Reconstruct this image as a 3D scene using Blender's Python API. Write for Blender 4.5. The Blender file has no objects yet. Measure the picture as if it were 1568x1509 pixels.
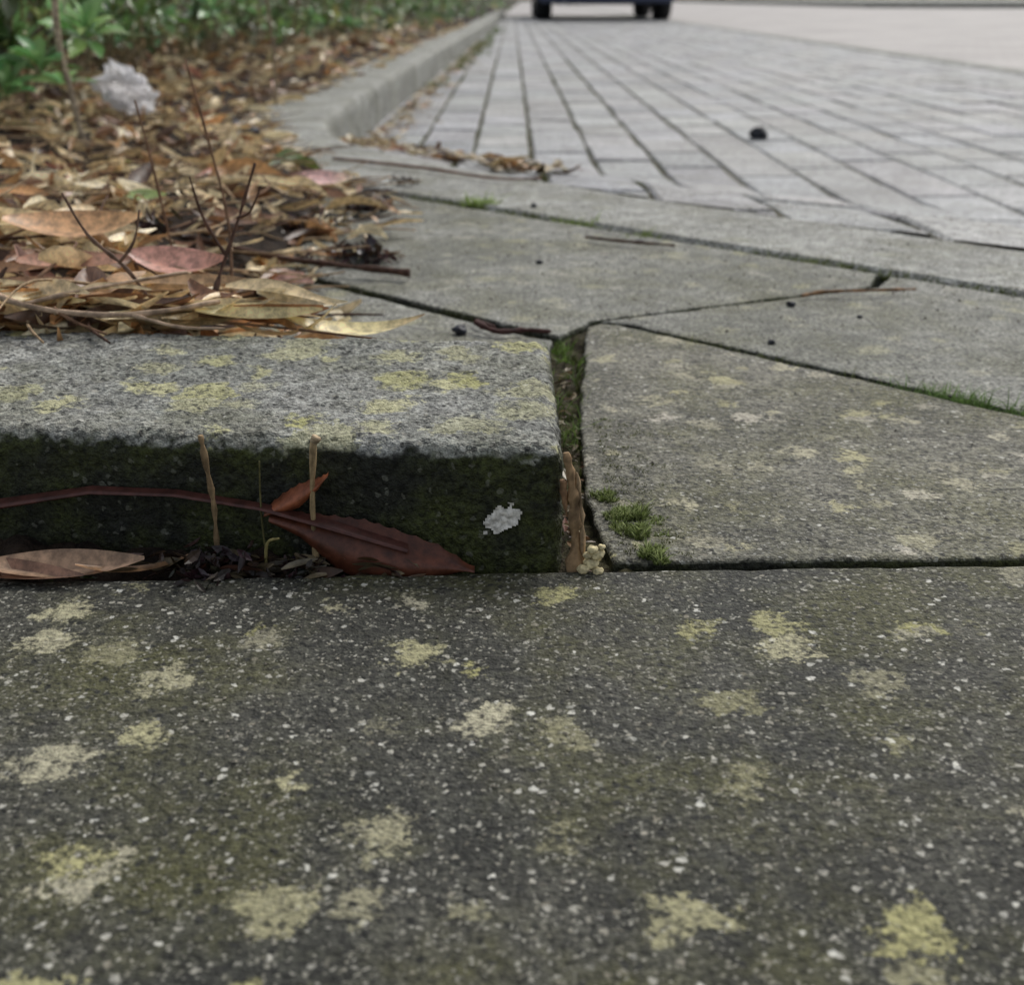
import bpy, bmesh, math, random
from mathutils import Vector, Matrix, Euler, noise
random.seed(7)
R=random.random
U=random.uniform
scene=bpy.context.scene
col=scene.collection

# ------------------------------------------------------------ helpers
def link(o):
    col.objects.link(o); return o
def mesh_obj(name,verts,faces,mat=None,colors=None,smooth=False,parent=None):
    me=bpy.data.meshes.new(name)
    me.from_pydata(verts,[],faces); me.update()
    if colors is not None:
        a=me.color_attributes.new('Col','FLOAT_COLOR','POINT')
        flat=[]
        for c in colors: flat.extend((c[0],c[1],c[2],1.0))
        a.data.foreach_set('color',flat)
    if mat: me.materials.append(mat)
    if smooth:
        for p in me.polygons: p.use_smooth=True
    o=bpy.data.objects.new(name,me); link(o)
    if parent: o.parent=parent
    return o
def sstep(a,b,x):
    t=max(0,min(1,(x-a)/(b-a))); return t*t*(3-2*t)
def interp(tab,y):
    if y<=tab[0][0]: return tab[0][1]
    for (a,b),(c,d) in zip(tab,tab[1:]):
        if y<=c: return b+(d-b)*(y-a)/(c-a)
    return tab[-1][1]

# ------------------------------------------------------------ materials
class NT:
    def __init__(s,name):
        s.m=bpy.data.materials.new(name); s.m.use_nodes=True
        s.t=s.m.node_tree; s.b=s.t.nodes['Principled BSDF']
    def n(s,typ,**kw):
        x=s.t.nodes.new(typ)
        for k,v in kw.items():
            setattr(x,k,v)
        return x
    def l(s,a,b): s.t.links.new(a,b)
    def val(s,sock,v):
        if hasattr(v,'is_output'): s.l(v,sock)
        else: sock.default_value=v
    def math(s,op,a,b=0.5,clamp=False):
        x=s.n('ShaderNodeMath',operation=op); x.use_clamp=clamp
        s.val(x.inputs[0],a); s.val(x.inputs[1],b); return x.outputs[0]
    def noise(s,vec,scale,detail=3,rough=.55,dim='3D'):
        x=s.n('ShaderNodeTexNoise',noise_dimensions=dim); s.l(vec,x.inputs['Vector'])
        x.inputs['Scale'].default_value=scale; x.inputs['Detail'].default_value=detail
        x.inputs['Roughness'].default_value=rough; return x
    def vor(s,vec,scale,dim='3D'):
        x=s.n('ShaderNodeTexVoronoi',voronoi_dimensions=dim); s.l(vec,x.inputs['Vector']); x.inputs['Scale'].default_value=scale; return x
    def mr(s,v,a,b,c=0.,d=1.,smooth=True):
        x=s.n('ShaderNodeMapRange'); x.interpolation_type='SMOOTHSTEP' if smooth else 'LINEAR'
        s.val(x.inputs['Value'],v); s.val(x.inputs['From Min'],a); s.val(x.inputs['From Max'],b)
        s.val(x.inputs['To Min'],c); s.val(x.inputs['To Max'],d); return x.outputs['Result']
    def mix(s,f,a,b,blend='MIX'):
        x=s.n('ShaderNodeMix',data_type='RGBA',blend_type=blend)
        s.val(x.inputs[0],f)
        for i,v in ((6,a),(7,b)):
            if hasattr(v,'is_output'): s.l(v,x.inputs[i])
            else: x.inputs[i].default_value=(v[0],v[1],v[2],1)
        return x.outputs[2]
    def off(s,vec,o):
        x=s.n('ShaderNodeVectorMath',operation='ADD'); s.l(vec,x.inputs[0]); x.inputs[1].default_value=o; return x.outputs[0]
    def bump(s,h,dist,strength=1.):
        x=s.n('ShaderNodeBump'); x.inputs['Distance'].default_value=dist; x.inputs['Strength'].default_value=strength
        s.l(h,x.inputs['Height']); s.l(x.outputs[0],s.b.inputs['Normal']); return x

def concrete(name,base,base2,grain=.7,lichen=.5,moss=.3,rough=.75,attr=False,lscale=42,bumpd=.0012,face_dark=.0,lcol=(.50,.47,.22),gcol=(.42,.42,.38),lr=(.22,.52),detailed=True,lopac=.85,seed=0.,lsoft=.46):
    k=NT(name)
    g=k.n('ShaderNodeNewGeometry'); P=g.outputs['Position']
    n1=k.noise(P,9,4,.6).outputs['Fac']
    c=k.mix(k.mr(n1,.35,.65),base,base2)
    if attr:
        a=k.n('ShaderNodeAttribute',attribute_name='Col'); c=k.mix(1.0,c,a.outputs['Color'],'MULTIPLY')
    n2=k.noise(P,420,3,.75).outputs['Fac']
    n2b=k.noise(P,75,4,.75).outputs['Fac']
    c=k.mix(1.0,c,k.mr(n2,.3,.7,.25,1.8),'MULTIPLY')
    c=k.mix(1.0,c,k.mr(n2b,.3,.7,.6,1.4),'MULTIPLY')
    nm=k.noise(k.off(P,(3,1,0)),15,4,.7).outputs['Fac']
    c=k.mix(k.math('MULTIPLY',k.mr(nm,.42,.66),moss),c,k.mix(1.0,(.090,.088,.022),k.mr(n2,.3,.7,.4,1.6),'MULTIPLY'))
    w=k.noise(P,450,1).outputs['Color']
    dist=k.n('ShaderNodeVectorMath',operation='MULTIPLY_ADD'); k.l(w,dist.inputs[0]); dist.inputs[1].default_value=(.0026,)*3; k.l(P,dist.inputs[2]); PD=dist.outputs[0]
    pit=None
    if detailed:
        v1=k.vor(PD,760); sep=k.n('ShaderNodeSeparateColor'); k.l(v1.outputs['Color'],sep.inputs[0])
        g1=k.math('MULTIPLY',k.mr(v1.outputs['Distance'],.55,.25),k.mr(sep.outputs[0],.58,.90))
        g1=k.math('MULTIPLY',g1,grain)
        c=k.mix(g1,c,k.mix(sep.outputs[1],(gcol[0]*.5,gcol[1]*.48,gcol[2]*.42),gcol))
        v4=k.vor(k.off(PD,(2.2,4.4,6)),340); s4=k.n('ShaderNodeSeparateColor'); k.l(v4.outputs['Color'],s4.inputs[0])
        g4=k.math('MULTIPLY',k.mr(v4.outputs['Distance'],.40,.24),k.mr(s4.outputs[0],.74,.90))
        c=k.mix(k.math('MULTIPLY',g4,grain),c,k.mix(s4.outputs[1],(.20,.18,.13),(.60,.59,.52)))
        pit=k.math('MULTIPLY',k.mr(v4.outputs['Distance'],.5,.25),k.mr(s4.outputs[0],.30,.14))
        c=k.mix(k.math('MULTIPLY',pit,.88),c,(.011,.012,.010))
        v2=k.vor(k.off(PD,(1.3,7.7,2)),150); sp2=k.n('ShaderNodeSeparateColor'); k.l(v2.outputs['Color'],sp2.inputs[0])
        g2=k.math('MULTIPLY',k.mr(v2.outputs['Distance'],.22,.13),k.mr(sp2.outputs[0],.90,.94))
        c=k.mix(k.math('MULTIPLY',g2,min(.95,grain*1.1)),c,(.62,.61,.54))
    if lichen>0:
        w2=k.noise(P,80,4,.75).outputs['Color']
        d2=k.n('ShaderNodeVectorMath',operation='MULTIPLY_ADD'); k.l(w2,d2.inputs[0]); d2.inputs[1].default_value=(.030,)*3; k.l(P,d2.inputs[2])
        vl=k.vor(k.off(d2.outputs[0],(seed,seed*.37,0)),lscale,'2D'); sl=k.n('ShaderNodeSeparateColor'); k.l(vl.outputs['Color'],sl.inputs[0])
        rad=k.mr(sl.outputs[0],1-lichen,1.0,lr[0],lr[1],False)
        rin=k.math('SUBTRACT',rad,lsoft)
        lm=k.mr(vl.outputs['Distance'],rin,rad,1.,0.)
        lm=k.math('MULTIPLY',lm,k.mr(sl.outputs[0],1-lichen,1-lichen+.02))
        nn_=k.math('ADD',k.math('MULTIPLY',k.math('SUBTRACT',n2,.5),2.0),k.math('MULTIPLY',k.math('SUBTRACT',n2b,.5),1.9))
        lm=k.math('MULTIPLY',k.mr(k.math('ADD',lm,nn_),.25,1.05),k.mr(lm,.02,.35))
        if pit is not None: lm=k.math('MULTIPLY',lm,k.mr(pit,0,1,1,.25))
        lc=k.mix(sl.outputs[1],(lcol[0]*.78,lcol[1]*.79,lcol[2]*.58),(lcol[0],lcol[1],lcol[2]*1.3))
        lc=k.mix(1.0,lc,k.mr(n2,.3,.7,.6,1.2),'MULTIPLY')
        c=k.mix(k.math('MULTIPLY',lm,k.mr(sl.outputs[2],0,1,lopac*.45,lopac)),c,lc)
    if face_dark>0:  # steep faces mixed towards near-black and dark olive
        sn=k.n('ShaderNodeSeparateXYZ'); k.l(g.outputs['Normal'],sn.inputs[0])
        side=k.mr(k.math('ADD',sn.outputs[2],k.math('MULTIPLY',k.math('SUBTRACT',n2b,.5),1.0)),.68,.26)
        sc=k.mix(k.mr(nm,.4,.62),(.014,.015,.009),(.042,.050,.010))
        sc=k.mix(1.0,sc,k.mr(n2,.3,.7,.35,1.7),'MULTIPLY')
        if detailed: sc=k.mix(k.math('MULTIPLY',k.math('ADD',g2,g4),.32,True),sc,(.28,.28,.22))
        c=k.mix(k.math('MULTIPLY',side,face_dark),c,sc)
    k.l(c,k.b.inputs['Base Color'])
    k.b.inputs['Roughness'].default_value=rough
    k.b.inputs['Specular IOR Level'].default_value=.35
    k.bump(k.noise(P,380,2,.75).outputs['Fac'],bumpd*1.6,1.)
    return k.m

def leafmat(name,rough=.5,trans=0.,spec=.4,nv=True):
    k=NT(name)
    a=k.n('ShaderNodeAttribute',attribute_name='Col')
    c=a.outputs['Color']
    if nv:
        P=k.n('ShaderNodeNewGeometry').outputs['Position']
        n=k.noise(P,190,4,.65).outputs['Fac']
        c=k.mix(1.0,c,k.mr(n,.3,.7,.55,1.4),'MULTIPLY')
    k.l(c,k.b.inputs['Base Color']); k.b.inputs['Roughness'].default_value=rough
    k.b.inputs['Specular IOR Level'].default_value=spec
    if trans>0:
        tr=k.n('ShaderNodeBsdfTranslucent'); k.l(c,tr.inputs[0]); ms=k.n('ShaderNodeMixShader'); ms.inputs[0].default_value=trans
        out=k.t.nodes['Material Output']; k.l(k.b.outputs[0],ms.inputs[1]); k.l(tr.outputs[0],ms.inputs[2]); k.l(ms.outputs[0],out.inputs[0])
    return k.m
def soilmat(name,a,b,scale=60,bump=.004):
    k=NT(name); P=k.n('ShaderNodeNewGeometry').outputs['Position']
    n=k.noise(P,scale,4,.7).outputs['Fac']; n2=k.noise(P,7,2).outputs['Fac']
    f=k.math('MULTIPLY',k.mr(n,.35,.65),k.mr(n2,.3,.7,.4,1.))
    c=k.mix(f,a,b); k.l(c,k.b.inputs['Base Color']); k.b.inputs['Roughness'].default_value=.95
    k.b.inputs['Specular IOR Level'].default_value=.2
    k.bump(n,bump,1.); return k.m
def plain(name,c,rough=.5,metal=0.,nv=.25,scale=40):
    k=NT(name); P=k.n('ShaderNodeNewGeometry').outputs['Position']
    n=k.noise(P,scale,3).outputs['Fac']
    cc=k.mix(1.0,c,k.mr(n,.3,.7,1-nv,1+nv),'MULTIPLY'); k.l(cc,k.b.inputs['Base Color'])
    k.b.inputs['Roughness'].default_value=rough; k.b.inputs['Metallic'].default_value=metal
    return k.m

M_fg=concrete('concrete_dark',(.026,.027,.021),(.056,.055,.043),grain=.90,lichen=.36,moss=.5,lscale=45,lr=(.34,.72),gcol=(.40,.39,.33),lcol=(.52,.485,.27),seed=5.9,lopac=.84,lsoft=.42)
M_kerbb=concrete('concrete_kerb_lichen',(.15,.155,.135),(.27,.27,.25),grain=.6,lichen=.66,moss=.35,face_dark=.98,lscale=42,lcol=(.50,.475,.20),lr=(.38,.84),lopac=.80)
M_right=concrete('concrete_mid',(.082,.080,.058),(.160,.153,.120),grain=.72,lichen=.46,moss=.5,face_dark=.9,lscale=54,lcol=(.51,.47,.30),lr=(.34,.68),lopac=.82,seed=1.1,lsoft=.42)
M_far=concrete('concrete_walk',(.135,.137,.112),(.225,.225,.197),grain=.55,lichen=.45,moss=.4,face_dark=.9,lscale=42,lcol=(.44,.42,.27),lr=(.35,.65),lopac=.6)
M_fk=concrete('concrete_street_kerb',(.24,.24,.215),(.36,.36,.33),grain=.45,lichen=.3,moss=.35,lscale=30,lcol=(.40,.40,.28),lr=(.35,.65),lopac=.4)
M_pav=concrete('concrete_paver',(.255,.255,.255),(.36,.36,.36),lichen=.3,moss=.18,attr=True,rough=.55,detailed=False,lscale=14,lcol=(.22,.21,.19),lr=(.35,.65),lopac=.5)
M_joint=soilmat('joint_moss_soil',(.014,.011,.007),(.050,.055,.016),120,.003)
M_pjoint=soilmat('paver_joint_dirt',(.060,.054,.036),(.15,.14,.085),40,.002)
M_soil=soilmat('garden_soil',(.016,.011,.008),(.055,.038,.026),70,.006)
M_ground=soilmat('ground_earth',(.06,.055,.04),(.11,.10,.07),10,.01)
M_leafdry=leafmat('dry_leaf',.40,.22,.5)
M_leafgreen=leafmat('green_leaf',.30,.28,.6,False)
M_grass=leafmat('grass_moss',.6,.3,.3,False)
M_twig=leafmat('twig_bark',.8,0,.2)

# ------------------------------------------------------------ ground + pavement heights
def pz(x,y):
    d=(x+y-1.36)/1.414
    return -.08*sstep(0,.62,d)

S=900
mesh_obj('ground',[(-S,-S,-.16),(S,-S,-.16),(S,S,-.16),(-S,S,-.16)],[(0,1,2,3)],M_ground)

# slabs -------------------------------------------------------
def slab(name,poly,mat,z=0,th=.06,bev=.003,seg=2,jit=.0012,step=.006):
    pts=[]
    n=len(poly)
    for i in range(n):
        a=Vector(poly[i]); b=Vector(poly[(i+1)%n]); L=(b-a).length
        m=max(1,min(110,int(L/step)))
        nn=Vector((-(b-a).y,(b-a).x)).normalized()
        for j in range(m):
            q=a+(b-a)*(j/m)
            o=jit*(noise.noise(Vector((q.x*60,q.y*60,1.7)))*1.6+noise.noise(Vector((q.x*190,q.y*190,4.7)))*.7) if j else 0
            pts.append(q+nn*o)
    bm=bmesh.new()
    top=[bm.verts.new((p.x,p.y,z)) for p in pts]
    f=bm.faces.new(top); bm.normal_update()
    if f.normal.z<0: f.normal_flip()
    r=bmesh.ops.extrude_face_region(bm,geom=[f])
    for v in [g for g in r['geom'] if isinstance(g,bmesh.types.BMVert)]:
        v.co.z=z-th
    bm.normal_update()
    bmesh.ops.recalc_face_normals(bm,faces=bm.faces[:])
    ed=[e for e in bm.edges if all(abs(v.co.z-z)<1e-6 for v in e.verts)]
    bmesh.ops.bevel(bm,geom=ed,offset=bev,segments=seg,profile=.5,affect='EDGES',clamp_overlap=True)
    me=bpy.data.meshes.new(name); bm.to_mesh(me); bm.free(); me.materials.append(mat)
    o=bpy.data.objects.new(name,me); link(o); return o

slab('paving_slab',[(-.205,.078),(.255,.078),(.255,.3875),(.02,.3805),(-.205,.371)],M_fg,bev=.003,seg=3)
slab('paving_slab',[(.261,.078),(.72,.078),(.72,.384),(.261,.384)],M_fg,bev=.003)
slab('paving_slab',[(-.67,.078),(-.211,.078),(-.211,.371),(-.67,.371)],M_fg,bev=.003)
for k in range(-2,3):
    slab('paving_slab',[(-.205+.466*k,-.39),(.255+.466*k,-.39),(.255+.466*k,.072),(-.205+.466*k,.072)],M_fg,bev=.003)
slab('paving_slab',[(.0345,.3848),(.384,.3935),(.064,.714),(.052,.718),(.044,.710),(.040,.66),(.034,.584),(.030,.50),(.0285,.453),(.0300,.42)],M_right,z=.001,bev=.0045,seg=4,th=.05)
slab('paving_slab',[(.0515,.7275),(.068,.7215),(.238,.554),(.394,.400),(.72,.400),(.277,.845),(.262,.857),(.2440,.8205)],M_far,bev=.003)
slab('paving_slab',[(.027,.6920),(.047,.728),(.2405,.8245),(.257,.864),(-.50,1.615),(-.62,1.329)],M_far,bev=.002)
slab('paving_slab',[(.014,.690),(.023,.686),(.012,.536),(-.5,.56),(-.62,1.322),(-.59,1.295)],M_far,bev=.002,z=-.0005)
mesh_obj('joint_soil',[(-1.2,-.5,-.009),(1.3,-.5,-.009),(1.0,.1,-.009),(-.5,1.62,-.009),(-1.2,1.6,-.009)],[(0,1,2,3,4)],M_joint)

# raised kerb block ------------------------------------------
def kerb_block():
    bm=bmesh.new()
    A=Vector((.017,.384)); B=Vector((-.62,.452)); C=Vector((-.62,.578)); D=Vector((.0165,.524))
    pts=[A,D,C,B]
    bot=[bm.verts.new((p.x,p.y,-.06)) for p in pts]; top=[bm.verts.new((p.x,p.y,.042)) for p in pts]
    bm.faces.new(bot); bm.faces.new(top[::-1])
    for i in range(4): bm.faces.new([bot[i],top[i],top[(i+1)%4],bot[(i+1)%4]])
    bmesh.ops.recalc_face_normals(bm,faces=bm.faces[:])
    ed=[e for e in bm.edges if all(v.co.z>0 for v in e.verts)]+[e for e in bm.edges if abs(e.verts[0].co.z-e.verts[1].co.z)>.05 and e.verts[0].co.x>0]
    bmesh.ops.bevel(bm,geom=ed,offset=.0055,segments=3,profile=.4,affect='EDGES')
    me=bpy.data.meshes.new('k'); bm.to_mesh(me); bm.free(); me.materials.append(M_kerbb)
    for p in me.polygons: p.use_smooth=True
    o=bpy.data.objects.new('concrete_kerb_block',me); link(o)
    m=o.modifiers.new('r','REMESH'); m.mode='VOXEL'; m.voxel_size=.0015; m.use_smooth_shade=True
    t=bpy.data.textures.new('kerbrough','CLOUDS'); t.noise_scale=.004; t.noise_depth=3
    d=o.modifiers.new('d','DISPLACE'); d.texture=t; d.strength=.0028; d.texture_coords='LOCAL'; d.mid_level=.5
    return o
kerb_block()

# street kerb -------------------------------------------------
outer=[(-.10,20),(-.17,12),(-.225,8),(-.258,6),(-.28,4.5),(-.295,3.4),(-.300,2.7),(-.302,2.35),(-.298,2.15),(-.285,1.99),(-.255,1.84),(-.205,1.70),(-.135,1.58),(-.064,1.475),(.032,1.355),(.1245,1.240),(.28,1.083),(.39,.968),(1.0,.36),(1.6,-.24)]
inner=[(-.24,20),(-.31,12),(-.365,8),(-.398,6),(-.42,4.5),(-.436,3.4),(-.442,2.7),(-.442,2.35),(-.438,2.14),(-.425,1.95),(-.39,1.77),(-.34,1.60),(-.265,1.445),(-.175,1.322),(-.066,1.212),(.030,1.115),(.165,.980),(.275,.870),(.88,.265),(1.48,-.335)]
def resample(o,i,step=.03):
    st=[]
    for a in range(len(o)-1):
        L=(Vector(o[a])-Vector(o[a+1])).length; n=max(1,int(L/ max(step, .03*Vector(o[a]).length)))
        for j in range(n):
            t=j/n; st.append((Vector(o[a]).lerp(Vector(o[a+1]),t),Vector(i[a]).lerp(Vector(i[a+1]),t)))
    st.append((Vector(o[-1]),Vector(i[-1]))); return st
st=resample(outer,inner,.012)
st=[(O+Vector((1,1))*.0012*noise.noise(Vector((O.x*30,O.y*30,0))),I+Vector((1,1))*.0022*noise.noise(Vector((I.x*45,I.y*45,3)))) for O,I in st]
V=[];F=[]
seglen=0
prof=lambda O,I:(lambda d,w:[(I.x,I.y,-.10),(I.x,I.y,-.004),(I.x+d.x*.004,I.y+d.y*.004,0),(O.x-d.x*.016,O.y-d.y*.016,0),(O.x-d.x*.009,O.y-d.y*.009,-.0015),(O.x-d.x*.004,O.y-d.y*.004,-.005),(O.x-d.x*.001,O.y-d.y*.001,-.011),(O.x+d.x*.001,O.y+d.y*.001,-.02),(O.x+d.x*.006,O.y+d.y*.006,-.12)])((O-I).normalized(),(O-I).length)
prev=None
for idx,(O,I) in enumerate(st):
    ring=prof(O,I)
    if prev is not None:
        seglen+=(O-st[idx-1][0]).length
    b=len(V); V+=ring
    if prev is not None:
        for j in range(len(ring)-1): F.append((prev+j,prev+j+1,b+j+1,b+j))
    if seglen>.98 and not (O.y<2.6 and O.x<.55):
        F.append(tuple(b+j for j in range(len(ring))))
        if idx+1<len(st):
            dirv=(st[idx+1][0]-O).normalized()*.006
            ring2=[(x+dirv.x,y+dirv.y,z) for x,y,z in ring]
            b=len(V); V+=ring2; F.append(tuple(b+j for j in range(len(ring)))[::-1])
        seglen=0
    prev=b
o=mesh_obj('street_kerb',V,F,M_fk)
bm=bmesh.new(); bm.from_mesh(o.data); bmesh.ops.recalc_face_normals(bm,faces=bm.faces[:]); bm.to_mesh(o.data); bm.free()

# parking bay pavers -------------------------------------------
bm=bmesh.new(); cl=bm.verts.layers.float_color.new('Col')
PW,PL,G=.105,.21,.0055
x0=-.07-PW*3
i=0
x=x0
while x<1.84:
    y=.0+(PL/2 if i%2 else 0)+U(-.006,.006)
    while y<19:
        if y+x>1.0 and y>-.5:
            g=U(.78,1.12); tint=(g*U(.97,1.03),g,g*U(.95,1.04))
            dz=U(-.0012,.0012); a=U(-.010,.010); b=U(-.008,.008)
            ch=.0035
            xa,xb,ya,yb=x+G/2+U(0,.0015),x+PW-G/2-U(0,.0015),y+G/2+U(0,.003),y+PL-G/2
            jx=U(-.0015,.0015); xa+=jx;xb+=jx
            def vv(px,py,dzz):
                v=bm.verts.new((px,py,pz(px,py)+dzz+dz+a*(px-x)+b*(py-y)-.001)); v[cl]=(*tint,1); return v
            t=[vv(xa+ch,ya+ch,0),vv(xb-ch,ya+ch,0),vv(xb-ch,yb-ch,0),vv(xa+ch,yb-ch,0)]
            m=[vv(xa,ya,-.003),vv(xb,ya,-.003),vv(xb,yb,-.003),vv(xa,yb,-.003)]
            l=[vv(xa,ya,-.03),vv(xb,ya,-.03),vv(xb,yb,-.03),vv(xa,yb,-.03)]
            bm.faces.new(t)
            for j in range(4):
                q=(j+1)%4
                bm.faces.new((m[j],m[q],t[q],t[j])); bm.faces.new((l[j],l[q],m[q],m[j]))
        y+=PL
    x+=PW; i+=1
bmesh.ops.bisect_plane(bm,geom=bm.verts[:]+bm.edges[:]+bm.faces[:],plane_co=(.032,1.332,0),plane_no=(-1,-1,0),clear_outer=True)
me=bpy.data.meshes.new('parking_bay_pavement'); bm.to_mesh(me); bm.free(); me.materials.append(M_pav)
link(bpy.data.objects.new('parking_bay_pavement',me))
V=[];F=[]
xs=[-.45+.1*k for k in range(24)]; ys=[-.6+.1*k for k in range(40)]+[3.4+.5*k for k in range(36)]
for yy in ys:
    for xx in xs: V.append((xx,yy,(pz(xx,yy) if xx+yy>1.30 else -.03)-.0048))
nx=len(xs)
for a in range(len(ys)-1):
    for b in range(nx-1):
        F.append((a*nx+b,a*nx+b+1,(a+1)*nx+b+1,(a+1)*nx+b))
mesh_obj('paver_joint_sand',V,F,M_pjoint)

# road (brick) --------------------------------------------------
k=NT('road_brick'); P=k.n('ShaderNodeNewGeometry').outputs['Position']
br=k.n('ShaderNodeTexBrick'); k.l(P,br.inputs['Vector']); br.inputs['Scale'].default_value=1
br.inputs['Brick Width'].default_value=.21; br.inputs['Row Height'].default_value=.1; br.inputs['Mortar Size'].default_value=.004
br.inputs['Color1'].default_value=(.29,.265,.25,1); br.inputs['Color2'].default_value=(.36,.335,.32,1); br.inputs['Mortar'].default_value=(.2,.18,.15,1)
n=k.noise(P,1.3,5).outputs['Fac']; c=k.mix(1.,br.outputs['Color'],k.mr(n,.3,.7,.80,1.12),'MULTIPLY')
k.l(c,k.b.inputs['Base Color']); k.b.inputs['Roughness'].default_value=.65
mesh_obj('road',[(1.86,-6,-.082),(60,-6,-.082),(60,90,-.082),(1.86,90,-.082)],[(0,1,2,3)],k.m)
mesh_obj('road',[(-.2,18.95,-.086),(1.855,18.95,-.086),(1.855,90,-.086),(.6,90,-.086)],[(0,1,2,3)],k.m)
slab('gutter_kerb',[(1.846,-4),(1.96,-4),(1.96,60),(1.846,60)],M_fk,z=-.076,th=.05,bev=.008,step=5)
slab('far_pavement',[(11.5,34),(60,34),(60,90),(9.5,90),(9.5,36)],M_fk,z=.06,th=.16,bev=.02,step=6)

# ------------------------------------------------------------ garden
BX=[(.53,-.085),(.60,-.125),(.683,-.155),(.84,-.175),(1.0,-.145),(1.15,-.15),(1.32,-.195),(1.6,-.30),(1.86,-.385),(2.2,-.44),(2.5,-.445),(6,-.39),(12,-.30),(20,-.22)]
def bx(y): return interp(BX,y)
def gh(x,y):
    d=bx(y)-x
    h=interp([(.53,.036),(.75,.034),(1.1,.022),(2,.02),(20,.03)],y)*sstep(-.01,.09,d)
    h+=.03*sstep(.1,.8,d)
    h+=.010*noise.noise(Vector((x*9,y*9,0)))*sstep(0,.08,d)+.004*noise.noise(Vector((x*40,y*40,3)))*sstep(0,.05,d)
    return h-.004
V=[];F=[]
ys=[];y=.535
while y<22: ys.append(y); y+=.02+.02*(y-.5)
ds=[-.012,0,.012,.025,.04,.06,.08,.11,.14,.18,.23,.29,.36,.45,.6,.8,1.1,1.6,2.4,4,7]
for y in ys:
    for d in ds:
        x=bx(y)-d; V.append((x,y,gh(x,y) if d>-.005 else -.006))
nd=len(ds)
for a in range(len(ys)-1):
    for b in range(nd-1): F.append((a*nd+b+1,a*nd+b,(a+1)*nd+b,(a+1)*nd+b+1))
mesh_obj('garden_soil',V,F,M_soil,smooth=True)
V=[];F=[];nxx=120
for j in range(8):
    for q in range(nxx):
        x=.03-.63*q/(nxx-1); yf=.366; yb=.388-.107*(x-.017)+.01
        y=yf+(yb-yf)*j/7
        w=sstep(-.03,-.09,x)
        z=-.012+.016*w*(j/7)+.010*noise.noise(Vector((x*90,y*90,0)))*(.3+w)
        V.append((x,y,z))
for j in range(7):
    for q in range(nxx-1): F.append((j*nxx+q,(j+1)*nxx+q,(j+1)*nxx+q+1,j*nxx+q+1))
mesh_obj('gap_soil',V,F,M_soil,smooth=True)
V=[];F=[]
for j in range(80):
    y=.375+.35*j/79
    for q in range(8):
        x=.010+.040*q/7; V.append((x,y,-.0045+.006*noise.noise(Vector((x*140,y*110,5)))))
for j in range(79):
    for q in range(7): F.append((j*8+q,j*8+q+1,(j+1)*8+q+1,(j+1)*8+q))
mesh_obj('gap_soil',V,F,soilmat('gap_dirt',(.022,.017,.011),(.075,.070,.032),150,.003),smooth=True)

# ------------------------------------------------------------ leaves
class Acc:
    def __init__(s): s.v=[];s.f=[];s.c=[]
def leaf(A,pos,yaw,L,W,colr,pitch=0,roll=0,curl=0.,cup=.2,n=7,shape='lance',twist=0,tip=None,side=0.):
    Mx=Euler((roll,pitch,yaw),'XYZ').to_matrix()
    b=len(A.v)
    for i in range(n+1):
        s=i/n
        if shape=='lance': w=W*.5*math.sin(math.pi*min(1,(s*.93+.04))**.85)**.9
        else: w=W*.5*math.sin(math.pi*min(1,s*.96+.02)**1.35)**.8
        zc=curl*L*((s-.5)**2*4-1)*.25
        yc=side*L*(s-.5)**2
        tw=twist*(s-.5)
        for e in (-1,0,1):
            yl=e*w*math.cos(tw); zl=abs(e)*w*cup*2+e*w*math.sin(tw)+zc
            p=Mx@Vector(((s-.5)*L,yl+yc,zl))
            A.v.append((pos[0]+p.x,pos[1]+p.y,pos[2]+p.z))
            k=1.0 if e else 1.25
            if tip and s>.6: 
                t=(s-.6)/.4; cc=[colr[q]*(1-t)+tip[q]*t for q in range(3)]
            else: cc=colr
            A.c.append((cc[0]*k,cc[1]*k,cc[2]*k))
    for i in range(n):
        for e in (0,1):
            q=b+i*3+e; A.f.append((q,q+1,q+4,q+3))
DRY=[((.60,.45,.24),4),((.72,.57,.33),6),((.48,.28,.13),3),((.26,.13,.065),3),((.11,.06,.035),3),((.58,.31,.13),1.6),((.80,.68,.43),5),((.52,.24,.16),.6),((.56,.35,.27),.5),((.16,.22,.06),.2)]
DW=[w for _,w in DRY]
def drycol():
    c=random.choices(DRY,DW)[0][0]; g=U(.75,1.2); return tuple(q*g for q in c)
A=Acc()
for i in range(7800):
    y=.54+ (R()**1.7)*9
    spread=.5+y*.45
    d=(R()**1.25)*spread-.03-abs(random.gauss(0,.012))
    x=bx(y)-d
    if d<-.0 and R()<.3: continue
    L=U(.020,.060)*(1 if y<3 else 1.2)*(1.3 if R()<.2 else 1); W=L*U(.14,.32)
    z=max(gh(x,y),0)+U(.001,.018)*(1 if d>.03 else .3)
    leaf(A,(x,y,z+.002),U(0,6.28),L,W,drycol(),pitch=random.gauss(0,.30 if d>.03 else .08),roll=random.gauss(.2,.6) if d>.03 else random.gauss(0,.2),curl=U(-.5,1.2),cup=U(-.1,.7),n=5,twist=U(-1.4,1.4),side=U(-.5,.5))
for i in range(110):
    x=-.09-R()**.8*.2; y=.535+.012*R()-.107*(x+.1)*.3+abs(random.gauss(0,.012)); L=U(.025,.06)
    leaf(A,(x,y,.046+U(0,.008)),random.gauss(0,.35)+(3.14 if R()<.5 else 0),L,L*U(.12,.24),drycol(),pitch=random.gauss(0,.12),roll=random.gauss(.2,.4),curl=U(-.2,.8),cup=U(0,.5),n=6,twist=U(-1,1),side=U(-.5,.5))
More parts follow.
